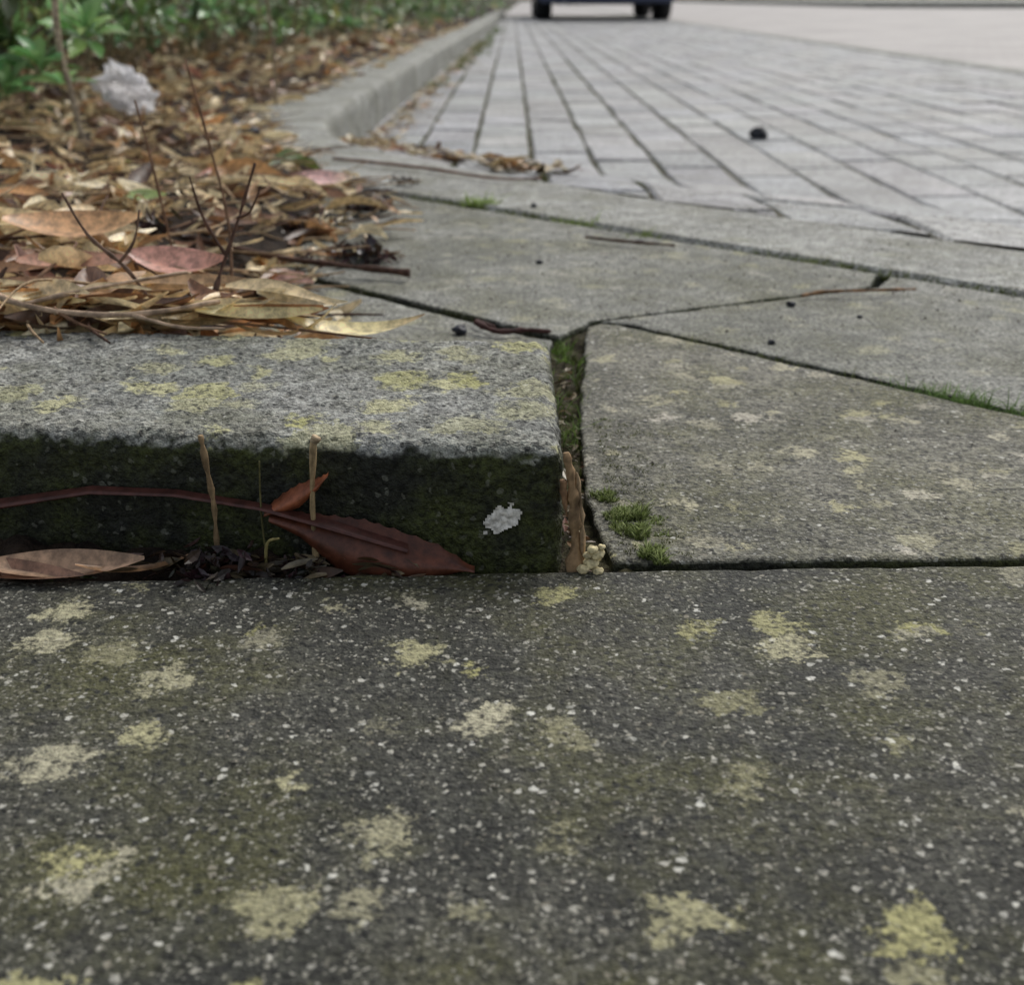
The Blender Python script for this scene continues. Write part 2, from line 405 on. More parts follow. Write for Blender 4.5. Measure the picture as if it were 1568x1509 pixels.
for i in range(800):
    y=1.42+(R()**2.0)*7
    xo=interp([(1.42,-.02),(1.58,-.13),(1.7,-.2),(1.84,-.25),(2.0,-.28),(2.35,-.298),(8,-.22)],y)
    d=abs(random.gauss(0,.055 if y<2.2 else .035)); x=xo+.012+d
    L=U(.012,.040)
    leaf(A,(x,y,pz(x,y)+U(.001,.010)),U(0,6.28),L,L*U(.2,.35),tuple(q*.65 for q in drycol()),pitch=random.gauss(0,.2),roll=random.gauss(0,.4),curl=U(-.2,.6),cup=U(0,.4),n=4,twist=U(-.5,.5))
for i in range(260):
    x=U(-.2,1.7);y=U(.75,7)
    L=U(.004,.014); z=pz(x,y)+.002 if x+y>1.37 else .002
    leaf(A,(x,y,z),U(0,6.28),L,L*.3,(.08,.055,.035),n=3)
mesh_obj('leaf_litter',A.v,A.f,M_leafdry,A.c,smooth=True)

def hero(name,*a,**k):
    B=Acc(); k.setdefault('n',14); leaf(B,*a,**k); mesh_obj(name,B.v,B.f,M_leafdry,B.c,smooth=True)
YEL=(.78,.68,.36)
hero('fallen_leaf',(-.070,.543,.048),.08,.062,.012,YEL,curl=.55,cup=.15,tip=(.3,.2,.1),roll=.3)
hero('fallen_leaf',(-.112,.540,.051),.05,.056,.013,(.80,.68,.36),curl=.3,cup=.35,roll=.35,twist=.5)
hero('fallen_leaf',(-.225,.548,.054),-.08,.07,.014,(.80,.72,.42),curl=.2,cup=.3,roll=.45)
hero('fallen_leaf',(-.245,.70,.066),.2,.075,.026,(.62,.36,.18),curl=.5,cup=.2,roll=.45,tip=(.72,.45,.22),twist=.4)
hero('fallen_leaf',(-.295,.73,.064),-.2,.07,.022,(.72,.55,.29),curl=.4,cup=.2,roll=.3)
hero('fallen_leaf',(-.172,.64,.056),-.25,.055,.021,(.66,.36,.28),curl=.6,cup=.25,roll=.5,tip=(.46,.20,.11))
hero('fallen_leaf',(-.225,.64,.054),.15,.06,.017,(.50,.28,.19),curl=.3,cup=.3,roll=.35)
hero('fallen_leaf',(-.270,.62,.054),-.05,.07,.014,(.40,.22,.11),curl=.2,cup=.3,roll=.35)
hero('fallen_leaf',(-.16,.60,.050),.3,.06,.011,(.50,.33,.18),curl=.2,cup=.5,roll=.25,twist=1)
hero('fallen_leaf',(-.21,.59,.052),-.2,.075,.010,(.42,.25,.14),curl=.2,cup=.5,roll=.15)
hero('fallen_leaf',(-.26,.58,.054),.1,.06,.012,(.70,.57,.33),curl=.2,cup=.4,roll=.25)
hero('fallen_leaf',(-.178,1.20,.022),.35,.060,.020,(.80,.50,.46),curl=.25,cup=.2,roll=.6,tip=(.75,.6,.4))
hero('fallen_leaf',(-.27,.93,.045),.1,.03,.018,(.22,.30,.07),curl=.2,cup=.1,roll=.3)
def strip(name,pts,colr,edge=None,serr=0):
    V=[];F=[];C=[]
    n=len(pts);m=5
    fine=[]
    for a in range(n-1):
        for j in range(6):
            t=j/6; fine.append([pts[a][q]*(1-t)+pts[a+1][q]*t for q in range(5)])
    fine.append(list(pts[-1]))
    for i,(x,y,zl,zh,le) in enumerate(fine):
        for j in range(m):
            t=j/(m-1); z=zl+(zh-zl)*t
            if j==m-1 and serr: z+=serr*(.5 if i%3==0 else -.3)
            V.append((x,y+le*t-.004*math.sin(math.pi*t),z))
            g=1.0+.5*(j==2)
            C.append((colr[0]*g,colr[1]*g,colr[2]*g))
    for i in range(len(fine)-1):
        for j in range(m-1):
            q=i*m+j; F.append((q,q+1,q+m+1,q+m))
    return mesh_obj(name,V,F,M_leafdry,C,smooth=True)
strip('curled_dry_leaf',[(-.0125,.377,.0020,.0024,.0),(-.025,.378,-.002,.0075,.006),(-.04,.379,-.006,.0125,.007),(-.050,.380,-.005,.0155,.007),(-.060,.382,.000,.0165,.006),(-.072,.385,.010,.017,.005),(-.082,.387,.0145,.018,.003)],(.115,.036,.018),serr=.0009)
strip('curled_dry_leaf',[(-.035,.381,.006,.0085,.002),(-.06,.383,.013,.016,.002),(-.085,.389,.0185,.0200,.002),(-.115,.394,.0215,.0230,.002),(-.145,.397,.0210,.0232,.002),(-.19,.400,.012,.0155,.002)],(.085,.03,.022))
strip('curled_dry_leaf',[(-.061,.386,.0325,.033,.0),(-.065,.387,.0265,.0300,.002),(-.072,.388,.0195,.027,.003),(-.078,.389,.017,.023,.003),(-.084,.389,.016,.018,.003)],(.28,.09,.04),serr=.0006)
B=Acc()
leaf(B,(-.150,.3735,.006),.10,.055,.012,(.42,.27,.17),curl=.3,cup=.3,roll=.5,n=10,twist=.8); leaf(B,(-.165,.371,.004),-.15,.05,.009,(.30,.17,.11),curl=.2,cup=.4,roll=.4,n=10)
leaf(B,(-.125,.377,.006),.3,.04,.005,(.35,.20,.10),curl=.5,n=10)
for i in range(90):
    x=U(-.19,-.03); L=U(.004,.016)
    leaf(B,(x,U(.374,.386),U(-.002,.004)),U(-.8,.8),L,L*.3,tuple(q*.2 for q in drycol()),roll=U(-1,1),pitch=U(-.5,.5),n=4)
mesh_obj('dry_leaf_bits',B.v,B.f,M_leafdry,B.c,smooth=True)

# ------------------------------------------------------------ twigs
def tube(A,pts,r0,r1,colr,seg=6,wob=0.):
    pts=[Vector(p) for p in pts]
    fine=[]
    n=len(pts)
    for i in range(n-1):
        p0=pts[max(0,i-1)];p1=pts[i];p2=pts[i+1];p3=pts[min(n-1,i+2)]
        for j in range(5):
            t=j/5
            q=.5*((2*p1)+(p2-p0)*t+(2*p0-5*p1+4*p2-p3)*t*t+(3*p1-p0-3*p2+p3)*t**3)
            fine.append(q)
    fine.append(pts[-1])
    N=len(fine)
    for i in range(N):
        d=(fine[min(N-1,i+1)]-fine[max(0,i-1)]).normalized()
        u=d.cross(Vector((.3,.2,1))).normalized() if abs(d.z)<.95 else d.cross(Vector((1,0,0))).normalized()
        w=d.cross(u)
        r=(r0+(r1-r0)*i/(N-1))*(1+wob*noise.noise(fine[i]*300))
        b=len(A.v)
        for s in range(seg):
            a=6.283*s/seg; p=fine[i]+(u*math.cos(a)+w*math.sin(a))*r*(1+wob*.4*noise.noise(fine[i]*500+Vector((s*3,0,0))))
            A.v.append(tuple(p)); g=U(.7,1.3); A.c.append(tuple(q*g for q in colr))
        if i:
            for s in range(seg):
                A.f.append((b-seg+s,b-seg+(s+1)%seg,b+(s+1)%seg,b+s))
    b=len(A.v)
    A.f.append(tuple(range(b-seg,b)))
def twigobj(name,specs):
    B=Acc()
    for s in specs: tube(B,*s)
    return mesh_obj(name,B.v,B.f,M_twig,B.c,smooth=True)
TAN=(.38,.27,.16); DK=(.09,.05,.035); MID=(.19,.11,.065)
twigobj('plant_stub',[([(-.1005,.384,-.005),(-.1000,.385,.02),(-.1015,.386,.035),(-.1025,.386,.046)],.0010,.0008,(.22,.15,.08),8,.8)])
twigobj('plant_stub',[([(-.0665,.384,-.005),(-.0670,.385,.02),(-.0655,.386,.044)],.0014,.0012,(.32,.23,.12),8,.8),([(-.0655,.386,.0435),(-.0642,.386,.0455)],.0014,.0018,(.42,.32,.2),8,.3)])
twigobj('plant_stub',[([(-.084,.386,0),(-.085,.388,.018),(-.0845,.389,.036)],.0004,.0003,(.10,.09,.035),5,.3),([(-.084,.384,0),(-.082,.380,.010),(-.0775,.378,.0125)],.0006,.0004,(.3,.25,.1),5,.3)])
twigobj('dry_stem',[([(.0205,.381,-.008),(.0214,.383,.010),(.0208,.384,.022),(.0195,.385,.032),(.0178,.386,.040)],.0021,.0011,(.26,.17,.09),9,1.4),([(.0240,.382,-.008),(.0238,.383,.012),(.0226,.385,.026),(.0215,.386,.033)],.0010,.0004,(.34,.24,.14),8,1.2),([(.0185,.3835,.018),(.0172,.384,.026),(.0170,.384,.031)],.0010,.0012,(.22,.13,.07),7,1.)])
twigobj('bare_twig',[([(-.16,.70,.02),(-.163,.72,.06),(-.172,.73,.10),(-.183,.735,.148)],.0011,.0005,MID,6,.6)])
twigobj('bare_twig',[([(-.20,.74,.02),(-.205,.745,.05),(-.212,.75,.09),(-.218,.75,.125)],.0011,.0005,MID,6,.6)])
twigobj('bare_twig',[([(-.145,.585,.038),(-.142,.60,.055),(-.135,.61,.075),(-.125,.62,.105)],.0016,.0006,DK,6,.8),([(-.139,.605,.062),(-.15,.61,.08),(-.155,.61,.10)],.0011,.0004,DK,6,.6),([(-.134,.612,.08),(-.125,.60,.085),(-.119,.60,.097)],.0009,.0004,DK,6,.5)])
twigobj('bare_twig',[([(-.27,.545,.085),(-.245,.543,.068),(-.215,.535,.055),(-.17,.53,.0515),(-.13,.545,.054)],.0015,.0011,(.40,.29,.20),7,.7),([(-.24,.545,.064),(-.225,.54,.082),(-.222,.54,.098)],.0012,.0006,MID,6,.5),([(-.215,.535,.055),(-.185,.545,.060),(-.15,.57,.062)],.0012,.0008,(.40,.29,.20),6,.5),([(-.20,.533,.054),(-.19,.528,.049),(-.175,.522,.045)],.0011,.0006,MID,6,.5),([(-.165,.530,.0515),(-.145,.527,.047),(-.125,.528,.046)],.001,.0006,(.40,.29,.20),6,.5)])
twigobj('bare_twig',[([(-.165,.56,.050),(-.175,.56,.066),(-.192,.565,.080),(-.203,.57,.098)],.0012,.0005,(.16,.10,.07),6,.7),([(-.178,.56,.068),(-.170,.56,.078),(-.166,.56,.092)],.0008,.0004,(.16,.10,.07),6,.5)])
twigobj('fallen_twig',[([(-.26,.885,.03),(-.18,.875,.012),(-.12,.855,.008),(-.070,.838,.006)],.0020,.0026,DK,7,.6)])
twigobj('fallen_twig',[([(-.021,.700,.006),(-.008,.690,.003),(.008,.694,.003),(.022,.690,.003)],.0018,.0012,(.07,.035,.03),7,.5),([(-.021,.712,.004),(-.010,.697,.004)],.0015,.001,(.07,.035,.03),7,.4)])
twigobj('fallen_twig',[([(.185,.782,.003),(.200,.789,.004),(.225,.788,.005),(.262,.797,.004)],.0012,.0010,(.25,.14,.07),6,.8)])
twigobj('fallen_twig',[([(.058,.985,.004),(.09,.965,.004),(.125,.955,.003)],.0015,.001,(.10,.06,.04),6,.5)])
twigobj('fallen_twig',[([(-.21,1.50,.004),(-.10,1.40,.006),(-.02,1.33,.004),(.03,1.335,.003)],.002,.0015,(.16,.08,.05),6,.4)])
B=Acc()
for i in range(850):
    y=.56+R()**1.4*2.6; d=R()**1.3*.6-.02; x=bx(y)-d; z=max(0,gh(x,y))+U(.004,.024); a=U(0,6.28); L=U(.03,.13)
    if d<.02: a=random.gauss(0,.3)+(3.14 if R()<.5 else 0); L*=.7; z=max(0,gh(x,y))+.003
    tube(B,[(x,y,z),(x+math.cos(a)*L*.5,y+math.sin(a)*L*.5,z+U(-.004,.01)),(x+math.cos(a+.3)*L,y+math.sin(a+.2)*L,z+U(-.006,.015))],U(.0006,.0014),.0005,random.choice([TAN,DK,MID,TAN]),5,.3)
mesh_obj('twig_litter',B.v,B.f,M_twig,B.c,smooth=True)

def crumb(name,x,y,z,r,colr,cnt=40):
    B=Acc()
    for i in range(cnt):
        px=x+random.gauss(0,r*.5);py=y+random.gauss(0,r*.4);pp=z+abs(random.gauss(0,r*.28))
        leaf(B,(px,py,pp),U(0,6.28),r*U(.3,.7),r*U(.15,.3),tuple(q*U(.6,1.4) for q in colr),pitch=U(-1,1),roll=U(-1,1),curl=.5,n=3)
    mesh_obj(name,B.v,B.f,M_leafdry,B.c)
crumb('soil_crumb',-.107,.90,.003,.020,(.05,.025,.022),110)
crumb('soil_crumb',-.150,.885,.003,.012,(.04,.025,.02),50)
crumb('soil_crumb',-.235,.80,.04,.02,(.045,.028,.022),80)
crumb('soil_crumb',-.11,1.30,.003,.014,(.04,.025,.02),40)
crumb('soil_crumb',-.17,1.02,.004,.022,(.045,.028,.022),110)
crumb('soil_crumb',-.13,1.12,.004,.022,(.045,.028,.022),90)
crumb('soil_crumb',-.10,.379,.000,.012,(.03,.018,.014),120)
crumb('soil_crumb',-.07,.380,-.002,.010,(.03,.018,.014),100)
def rock(name,x,y,z,r,colr,sq=.7):
    bm=bmesh.new(); bmesh.ops.create_icosphere(bm,subdivisions=3,radius=r)
    for v in bm.verts:
        v.co*=1+.45*noise.noise(v.co*(1.3/r)+Vector((x*9,y*9,0)))+.2*noise.noise(v.co*(3/r)); v.co.z*=sq; v.co+=Vector((x,y,z+r*sq*.7))
    me=bpy.data.meshes.new(name); bm.to_mesh(me); bm.free(); 
    for p in me.polygons: p.use_smooth=True
    me.materials.append(colr); link(bpy.data.objects.new(name,me))
M_bl=plain('pebble_dark',(.02,.022,.028),.6,nv=.5,scale=200)
M_pale=plain('fungus_pale',(.62,.53,.30),.85,nv=.45,scale=500)
M_white=plain('white_residue',(.70,.67,.60),.85,nv=.35,scale=600)
rock('pebble',.49,2.55,pz(.5,2.6),.018,M_bl)
for (x,y,r) in [(.175,.766,.0028),(.145,.675,.0020),(-.03,.698,.004),(.21,.735,.0016),(.02,1.16,.003),(.10,.98,.0030),(.02,.9,.0025),(-.36,1.78,.012),(-.41,1.9,.01),(-.33,1.6,.01)]:
    rock('pebble',x,y,0,r,M_bl)
for (dx,dy,dz,r) in [(0.0268,.380,.001,.0026),(.0287,.381,.004,.0026),(.0272,.380,.0065,.0018),(.0240,.378,0,.0020),(.0290,.378,-.0005,.0018),(.0302,.381,.0072,.0013),(.0255,.380,.0045,.0015)]:
    rock('pale_fungus',dx,dy,dz,r,M_pale,.8)
V=[];F=[]
oct_=[(1,0,0),(-1,0,0),(0,1,0),(0,-1,0),(0,0,1)]
for i in range(1800):
    if i%3: x=U(-.16,.5); y=U(.40,1.3); s=1
    else: x=U(-.15,.17); y=U(.21,.37); s=.8
    if x<.036 and .375<y<.70 : continue
    if x<bx(y) : continue
    r=U(.0003,.0009)*s*(1 if y<.7 else 1.6)
    z=.0+(pz(x,y) if x+y>1.36 else 0)
    b=len(V); an=U(0,3)
    for (p,q,t) in oct_:
        V.append((x+r*(p*math.cos(an)-q*math.sin(an))*U(.7,1.3),y+r*(p*math.sin(an)+q*math.cos(an))*U(.7,1.3),z+max(0,t)*r*.8+.0004+(.001 if x>.036 and y<.7 else 0)))
    F+=[(b,b+2,b+4),(b+2,b+1,b+4),(b+1,b+3,b+4),(b+3,b,b+4)]
mesh_obj('grit',V,F,plain('grit_stone',(.20,.18,.14),.8,nv=.8,scale=90))
V=[];F=[];nn=26
for a in range(nn+1):
    for b in range(nn+1):
        x=-.0125+.018*a/nn; z=.008+.016*b/nn
        V.append((x,.384-.107*(x-.017)-.0008-.0012*max(0,noise.noise(Vector((x*500,z*500,2)))+.2),z))
for a in range(nn):
    for b in range(nn):
        x=-.0125+.018*(a+.5)/nn; z=.008+.016*(b+.5)/nn
        dx=(x+.0035)/.0068; dz=(z-.0165-(x+.0035)*.35)/.0044
        if dx*dx+dz*dz+1.1*noise.noise(Vector((x*330,z*330,7)))<.9 : q=a*(nn+1)+b; F.append((q,q+1,q+nn+2,q+nn+1))
mesh_obj('white_residue',V,F,M_white,smooth=True)

# ------------------------------------------------------------ grass / moss
def tuft(A,x,y,z,r,h,cnt,base=(.10,.20,.03),lean=.6,wid=.0005):
    for i in range(cnt):
        a=U(0,6.28); rr=r*math.sqrt(R()); px=x+rr*math.cos(a); py=y+rr*math.sin(a)
        hh=h*U(.5,1.1)*(1-.6*(rr/r)**2); la=a+random.gauss(0,.8); ll=lean*R()*hh
        w=wid*U(.7,1.4); wa=U(0,3.14)
        dx,dy=math.cos(wa)*w,math.sin(wa)*w
        b=len(A.v)
        g=U(.6,1.5)
        mx,my=px+math.cos(la)*ll*.35,py+math.sin(la)*ll*.35
        A.v+=[(px-dx,py-dy,z),(px+dx,py+dy,z),(mx+dx*.8,my+dy*.8,z+hh*.6),(mx-dx*.8,my-dy*.8,z+hh*.6),(px+math.cos(la)*ll,py+math.sin(la)*ll,z+hh)]
        c=tuple(q*g for q in base); A.c+=[tuple(q*.35 for q in c)]*2+[c]*2+[tuple(q*1.4 for q in c)]
        A.f+=[(b,b+1,b+2,b+3),(b+3,b+2,b+4)]
B=Acc()
for (x,y,r,h,n) in [(.0425,.4235,.0068,.0055,620),(.0437,.409,.0060,.0052,520),(.0487,.390,.0052,.0050,400),(.0355,.443,.0045,.0045,280),(.052,.421,.0045,.0022,170),(.0385,.414,.0045,.003,170),(.053,.408,.0045,.0018,110)]:
    for q in range(9):
        ox,oy=random.gauss(0,r*.42),random.gauss(0,r*.42); hh=h*U(.5,1)
        tuft(B,x+ox,y+oy,.0005,r*.55,hh,n//9,(.11,.145,.04),1.2,.00030)
        tuft(B,x+ox,y+oy,.0005,r*.4,hh*1.15,n//12,(.33,.38,.16),1.2,.00022)
for i in range(160):
    t=R(); tuft(B,.037+abs(random.gauss(0,.013)),.388+.15*t,.0007,.0022,.0015,12,(.10,.115,.035),1.2,.0002)
mesh_obj('moss_cushion',B.v,B.f,M_grass,B.c)
B=Acc()
for i in range(80):
    y=.41+R()*.29; x=.019+R()*.012+(.006 if y>.6 else 0)
    tuft(B,x,y,-.006,.003,U(.004,.008),9,(.070,.085,.025),1.2,.0004)
for i in range(14):
    y=U(.47,.62); tuft(B,.028+random.gauss(0,.005),y,-.005,.004,U(.009,.015),12,(.13,.19,.05),1.8,.00035)
for i in range(9):
    tuft(B,.027+random.gauss(0,.004),U(.64,.68),-.006,.004,.012,12,(.12,.19,.04),1.2,.0005)
mesh_obj('grass_tuft',B.v,B.f,M_grass,B.c)
B=Acc()
for i in range(130):
    y=.385+R()*.25; L=U(.002,.007)
    leaf(B,(.019+R()*.012,y,-.004+U(0,.004)),U(0,6.28),L,L*.35,tuple(q*.35 for q in drycol()),roll=U(-1,1),pitch=U(-.6,.6),n=3)
mesh_obj('gap_debris',B.v,B.f,M_leafdry,B.c)
B=Acc()
for i in range(330):
    t=.2+1.2*R(); x=.062+(.237-.06)*t; y=.718+(.548-.717)*t
    hh=U(.010,.016) if t>.75 else U(.0085,.011)
    tuft(B,x+random.gauss(0,.0022),y+random.gauss(0,.0022),-.006,.003,hh,int(3+8*sstep(.6,1.0,t)),(.13,.21,.06) if t>.7 else (.085,.10,.03),1.6,.00035)
mesh_obj('grass_tuft',B.v,B.f,M_grass,B.c)
B=Acc()
for i in range(420):
    t=R(); x=-.175+t*.56; y=1.318-t*.55-.007
    dens=max(0,noise.noise(Vector((x*12,y*3,4)))+.15)*3
    tuft(B,x+random.gauss(0,.004),y+random.gauss(0,.004),-.008,.005,U(.008,.012),int(8*dens),(.095,.115,.032),1.2,.0007)
for i in range(12): tuft(B,-.03+random.gauss(0,.010),1.185+random.gauss(0,.008),-.006,.006,U(.010,.018),20,(.25,.34,.08),1.3,.0008)
for i in range(9): tuft(B,.055+random.gauss(0,.010),1.075+random.gauss(0,.006),-.006,.006,U(.009,.015),14,(.19,.26,.06),1.3,.0007)
for i in range(10): tuft(B,.115+random.gauss(0,.012),1.01+random.gauss(0,.006),-.006,.006,U(.009,.014),14,(.18,.23,.06),1.3,.0007)
for i in range(14): tuft(B,.22+random.gauss(0,.02),.908+random.gauss(0,.008),-.006,.006,U(.009,.012),12,(.13,.16,.045),1.3,.0006)
mesh_obj('grass_tuft',B.v,B.f,M_grass,B.c)
B=Acc()
for i in range(110):
    y=U(4.0,12); x=interp([(2.35,-.298),(8,-.22),(12,-.165)],y)+.02+abs(random.gauss(0,.04))
    tuft(B,x,y,-.08,.02,U(.015,.035),7,(.17,.22,.08),1.3,.003)
for i in range(900):
    k_=random.choice([0,1,2,3,4,5]); x=-.07+PW*k_-PW*2+random.gauss(0,.002); y=U(1.3,6)
    if x+y<1.42 or x<-.27: continue
    tuft(B,x,y,pz(x,y)-.006,.005,.007,7,(.12,.125,.05),1.2,.0012)
mesh_obj('kerb_weeds',B.v,B.f,M_grass,B.c)

# ------------------------------------------------------------ shrubs
def rosette(Lv,x,y,z,ax,g,basec,Lm=1.):
    nl=random.randint(7,11)
    for q in range(nl):
        yaw=6.283*q/nl*1.6+U(-.3,.3); el=U(-.1,.8); L=U(.028,.048)*Lm
        d=Vector((math.cos(yaw)*math.cos(el),math.sin(yaw)*math.cos(el),math.sin(el))); d=ax@d
        yy=math.atan2(d.y,d.x); ee=math.asin(max(-1,min(1,d.z)))
        c=tuple(k*g*U(.75,1.25) for k in basec)
        leaf(Lv,(x+d.x*L*.55,y+d.y*L*.55,z+d.z*L*.55),yy,L,L*.42,c,pitch=-ee,roll=random.gauss(0,.25),curl=-.3,cup=.2,n=4,shape='ob')
GREENS=[(.09,.15,.045),(.13,.21,.07),(.20,.30,.12),(.07,.11,.04),(.24,.34,.15),(.30,.33,.12)]
def shrub(cx,cy,hr,nros,hh=.55,lo=.05,bright=1.,spots=()):
    T=Acc();Lv=Acc()
    stems=[]
    for s in range(9):
        a=U(0,6.28); b=(cx+math.cos(a)*hr*.5*R(),cy+math.sin(a)*hr*.5*R()); z0=gh(*b) if b[0]<bx(b[1]) else 0
        t=(cx+math.cos(a)*hr*U(.4,.9),cy+math.sin(a)*hr*U(.4,.9),hh*U(.6,1.))
        m=((b[0]*.6+t[0]*.4)+U(-.02,.02),(b[1]*.6+t[1]*.4)+U(-.02,.02),t[2]*.5)
        tube(T,[(b[0],b[1],z0-.01),m,t],.005,.002,(.32,.25,.16),6,.4); stems.append((m,t))
    for r in range(nros):
        a=U(0,6.28); rad=hr*math.sqrt(R()); z=lo+(hh-lo)*R()**1.5
        x=cx+math.cos(a)*rad; y=cy+math.sin(a)*rad
        ax=Euler((random.gauss(0.35,.5),random.gauss(0,.5),0)).to_matrix()
        tube(T,[(x-.01,y,z-.06),(x,y,z)],.0018,.0012,(.24,.20,.10),4)
        rosette(Lv,x,y,z,ax,U(.5,1.35)*bright,random.choice(GREENS))
    for (x,y,z) in spots:
        tube(T,[(cx,cy,.02),((x+cx)/2,(y+cy)/2,z*.7),(x,y,z)],.003,.0015,(.28,.22,.12),5)
        rosette(Lv,x,y,z,Euler((.5,0,0)).to_matrix(),1.2,(.19,.32,.13),1.2); rosette(Lv,x,y,z+.012,Euler((.4,.1,1)).to_matrix(),1.4,(.22,.35,.16),.8)
    e=bpy.data.objects.new('shrub',None); link(e)
    mesh_obj('stems',T.v,T.f,M_twig,T.c,smooth=True,parent=e)
    mesh_obj('foliage',Lv.v,Lv.f,M_leafgreen,Lv.c,smooth=True,parent=e)
for (x,y,r,n,lo,sp) in [(-.74,1.62,.20,150,.075,[(-.54,1.50,.10),(-.60,1.56,.125),(-.50,1.55,.135),(-.57,1.46,.075)]),
    (-.86,2.15,.26,140,.11,[(-.66,2.0,.14),(-.70,2.2,.15)]),(-.85,2.75,.26,130,.10,[(-.68,2.6,.13),(-.62,2.75,.15),(-.75,2.5,.10)]),
    (-1.2,3.0,.35,150,.07,[]),(-.82,3.45,.28,140,.08,[(-.88,3.3,.085),(-.80,3.4,.12),(-.62,3.5,.13),(-.95,3.2,.11)]),(-.85,4.2,.32,160,.07,[(-.62,4.1,.12),(-.7,4.0,.08)]),(-1.5,4.4,.5,180,.05,[]),(-.78,5.1,.36,170,.06,[(-.52,5,.12),(-.6,4.9,.08)]),(-.80,6.2,.42,190,.05,[]),(-1.5,6.2,.5,150,.05,[]),(-.75,7.6,.45,200,.05,[]),(-.78,9.2,.55,200,.05,[]),(-.78,11.2,.6,200,.05,[]),(-.75,13.5,.7,200,.05,[]),(-.7,16,.7,200,.05,[])]:
    shrub(x,y,r,n,.6 if y<4 else .8,lo,1.2,sp)
twigobj('shrub_stem',[([(-.50,1.50,.01),(-.505,1.49,.08),(-.515,1.50,.16),(-.50,1.52,.4)],.0042,.0032,(.42,.34,.24),8,.4)])
twigobj('shrub_stem',[([(-.40,2.2,.01),(-.40,2.2,.12),(-.42,2.22,.3)],.003,.002,(.30,.23,.15),8,.4)])
bm=bmesh.new(); N=34
gr=[]
for a in range(N):
    for b in range(N):
        u=a/(N-1)-.5; v=b/(N-1)-.5
        p=Vector((u*3,v*3,1.3))
        q=Vector((u*.08*(1-.5*abs(v)),.035*noise.noise(p*1.1),v*.07))
        q+=Vector((.016*noise.noise(p*1.7+Vector((9,0,0))),.022*abs(noise.noise(p*2.4)),.014*noise.noise(p*1.9+Vector((0,7,0)))))
        q.z*=1-.8*abs(u); q.z-=.02*u; gr.append(bm.verts.new(q+Vector((-.520,1.75,.066))))
for a in range(N-1):
    for b in range(N-1):
        f=bm.faces.new((gr[a*N+b],gr[a*N+b+1],gr[(a+1)*N+b+1],gr[(a+1)*N+b])); f.smooth=False
me=bpy.data.meshes.new('crumpled_tissue'); bm.to_mesh(me); bm.free()
k=NT('tissue'); k.b.inputs['Base Color'].default_value=(.88,.87,.88,1); k.b.inputs['Roughness'].default_value=.9
tr=k.n('ShaderNodeBsdfTranslucent'); tr.inputs[0].default_value=(.85,.84,.85,1); ms=k.n('ShaderNodeMixShader'); ms.inputs[0].default_value=.45
k.l(k.b.outputs[0],ms.inputs[1]); k.l(tr.outputs[0],ms.inputs[2]); k.l(ms.outputs[0],k.t.nodes['Material Output'].inputs[0])
me.materials.append(k.m)
link(bpy.data.objects.new('crumpled_tissue',me))

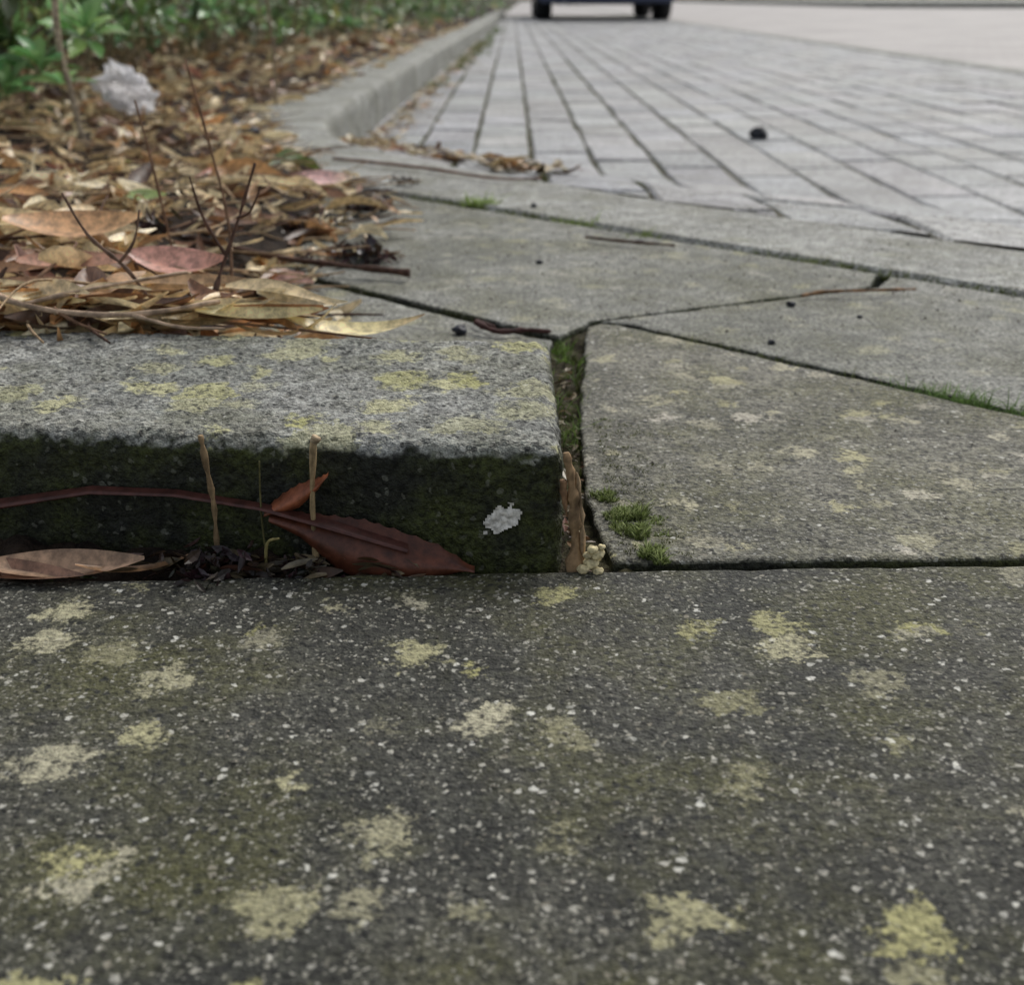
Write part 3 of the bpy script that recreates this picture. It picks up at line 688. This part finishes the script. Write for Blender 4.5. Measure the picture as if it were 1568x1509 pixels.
# ------------------------------------------------------------ car
def car(cx,cy,z0,colr,W=1.72):
    e=bpy.data.objects.new('parked_car',None); link(e)
    k=NT('car_paint'); k.b.inputs['Base Color'].default_value=(*colr,1); k.b.inputs['Roughness'].default_value=.3; k.b.inputs['Coat Weight'].default_value=.6
    body=k.m; blk=plain('tyre_rubber',(.015,.015,.017),.8); gl=plain('car_glass',(.01,.012,.015),.08); rim=plain('wheel_rim',(.4,.4,.42),.3,.8)
    red=plain('tail_lamp',(.35,.01,.01),.2); pl=plain('number_plate',(.7,.55,.05),.4)
    def arch(yc):
        return [(yc+.36*math.cos(a),.30+.36*math.sin(a)) for a in [math.radians(-12+q*(204/10)) for q in range(11)]]
    a1=arch(.72)[::-1]; a2=arch(3.2)[::-1]
    pr=[(.05,.24)]+[p for p in a1]+[(1.2,.2)]+[p for p in a2]+[(3.75,.22),(3.95,.3),(4.0,.6),(3.85,.78),(2.95,.95),(.30,1.0),(.06,.92),(.0,.55)]
    V=[]
    n=len(pr)
    for s in (-1,1):
        for (y,z) in pr:
            ins=.05*sstep(.6,1.0,z)+.03*sstep(.4,.1,z)
            V.append((cx+s*(W/2-ins),cy+y,z0+z))
    F=[(i,(i+1)%n,n+(i+1)%n,n+i) for i in range(n)]
    bm=bmesh.new(); vs=[bm.verts.new(v) for v in V]
    for f in F: bm.faces.new([vs[i] for i in f])
    bm.faces.new(vs[:n]); bm.faces.new(vs[n:][::-1]); bmesh.ops.recalc_face_normals(bm,faces=bm.faces[:])
    bmesh.ops.triangulate(bm,faces=[f for f in bm.faces if len(f.verts)>4])
    me=bpy.data.meshes.new('body'); bm.to_mesh(me); bm.free(); me.materials.append(body)
    b=bpy.data.objects.new('body',me); link(b); b.parent=e
    gp=[(.22,.99),(.42,1.38),(.9,1.47),(1.9,1.46),(2.9,.955)]
    V=[]
    for s in (-1,1):
        for (y,z) in gp: V.append((cx+s*(W/2-.06-.16*sstep(.95,1.47,z)),cy+y,z0+z))
    F=[(i,(i+1)%5,5+(i+1)%5,5+i) for i in range(5)]+[(4,3,2,1,0),(5,6,7,8,9)]
    mesh_obj('greenhouse',V,F,gl,parent=e)
    V=[]
    rp=[(.38,1.385),(.9,1.485),(1.95,1.475),(1.98,1.45),(.9,1.46),(.40,1.36)]
    for s in (-1,1):
        for (y,z) in rp: V.append((cx+s*(W/2-.19),cy+y,z0+z))
    F=[(i,(i+1)%6,6+(i+1)%6,6+i) for i in range(6)]+[(5,4,3,2,1,0),(6,7,8,9,10,11)]
    mesh_obj('roof',V,F,body,parent=e)
    def cyl(nm,x,y,z,r,w,mat,seg=32):
        bm=bmesh.new(); bmesh.ops.create_cone(bm,cap_ends=True,segments=seg,radius1=r,radius2=r,depth=w,matrix=Matrix.Translation((x,y,z))@Matrix.Rotation(math.pi/2,4,'Y'))
        bmesh.ops.bevel(bm,geom=[ee for ee in bm.edges if len(ee.link_faces)==2 and any(len(f.verts)>4 for f in ee.link_faces)],offset=.02,segments=3,affect='EDGES')
        me=bpy.data.meshes.new(nm); bm.to_mesh(me); bm.free(); me.materials.append(mat)
        for p in me.polygons: p.use_smooth=len(p.vertices)==4
        oo=bpy.data.objects.new(nm,me); link(oo); oo.parent=e
    q=1
    for s in (-1,1):
        for yy in (.72,3.2):
            cyl('wheel_%d'%q,cx+s*(W/2-.12),cy+yy,z0+.31,.31,.21,blk); cyl('rim_%d'%q,cx+s*(W/2-.055),cy+yy,z0+.31,.2,.09,rim); q+=1
    def box(nm,c,s,mat):
        bm=bmesh.new(); bmesh.ops.create_cube(bm,size=1,matrix=Matrix.Translation(c)@Matrix.Diagonal((*s,1)))
        bmesh.ops.bevel(bm,geom=bm.edges[:],offset=min(s)*.2,segments=2,affect='EDGES')
        me=bpy.data.meshes.new(nm); bm.to_mesh(me); bm.free(); me.materials.append(mat); oo=bpy.data.objects.new(nm,me); link(oo); oo.parent=e
    box('bumper',(cx,cy+.02,z0+.34),(W-.08,.16,.28),body)
    box('underbody',(cx,cy+2,z0+.24),(W-.5,3.5,.12),blk)
    box('exhaust',(cx-.5,cy+.1,z0+.2),(.06,.25,.06),rim)
    box('number_plate',(cx,cy-.015,z0+.62),(.52,.02,.11),pl)
    for s in (-1,1):
        box('tail_lamp_%d'%(1 if s<0 else 2),(cx+s*(W/2-.14),cy+.02,z0+.80),(.2,.08,.16),red)
        box('mirror_%d'%(1 if s<0 else 2),(cx+s*(W/2+.06),cy+2.5,z0+.98),(.16,.1,.12),body)
car(1.13,16.0,-.082,(.025,.04,.10))

B=Acc()
for i in range(5000):
    x=U(-8,60); y=95+U(-1,1); z=U(0,2.5)
    a=U(0,6.28); L=.35
    leaf(B,(x,y,z),a,L,L*.6,tuple(q*U(.6,1.4) for q in (.05,.09,.03)),pitch=U(-1,1),roll=U(-1,1),n=2)
mesh_obj('distant_hedge',B.v,B.f,M_leafgreen,B.c)

# ------------------------------------------------------------ light
w=bpy.data.worlds.new('World'); scene.world=w; w.use_nodes=True
nt=w.node_tree; bg=nt.nodes['Background']
sky=nt.nodes.new('ShaderNodeTexSky'); sky.sky_type='NISHITA'; sky.sun_disc=False
EL,AZ=math.radians(48),math.radians(25)
sky.sun_elevation=EL; sky.sun_rotation=AZ; sky.air_density=1.0; sky.dust_density=3
hs=nt.nodes.new('ShaderNodeHueSaturation'); hs.inputs['Saturation'].default_value=.38
nt.links.new(sky.outputs[0],hs.inputs['Color']); nt.links.new(hs.outputs[0],bg.inputs[0]); bg.inputs[1].default_value=.15
sl=bpy.data.lights.new('sun','SUN'); sl.energy=1.4; sl.angle=math.radians(18); sl.color=(1,.97,.91)
so=bpy.data.objects.new('sun',sl); link(so)
dv=Vector((math.sin(AZ)*math.cos(EL),math.cos(AZ)*math.cos(EL),math.sin(EL)))
so.rotation_euler=dv.to_track_quat('Z','Y').to_euler()

cam=bpy.data.cameras.new('camera'); co=bpy.data.objects.new('camera',cam); link(co)
cam.sensor_width=36; cam.sensor_fit='HORIZONTAL'; cam.lens=1900/1568*36
co.location=(0,0,.18); co.rotation_euler=(math.radians(90-21.775),0,0)
cam.clip_start=.01; cam.clip_end=3000
cam.dof.use_dof=True; cam.dof.focus_distance=.42; cam.dof.aperture_fstop=17
scene.camera=co
scene.view_settings.view_transform='Standard'; scene.view_settings.look='None'; scene.view_settings.exposure=0
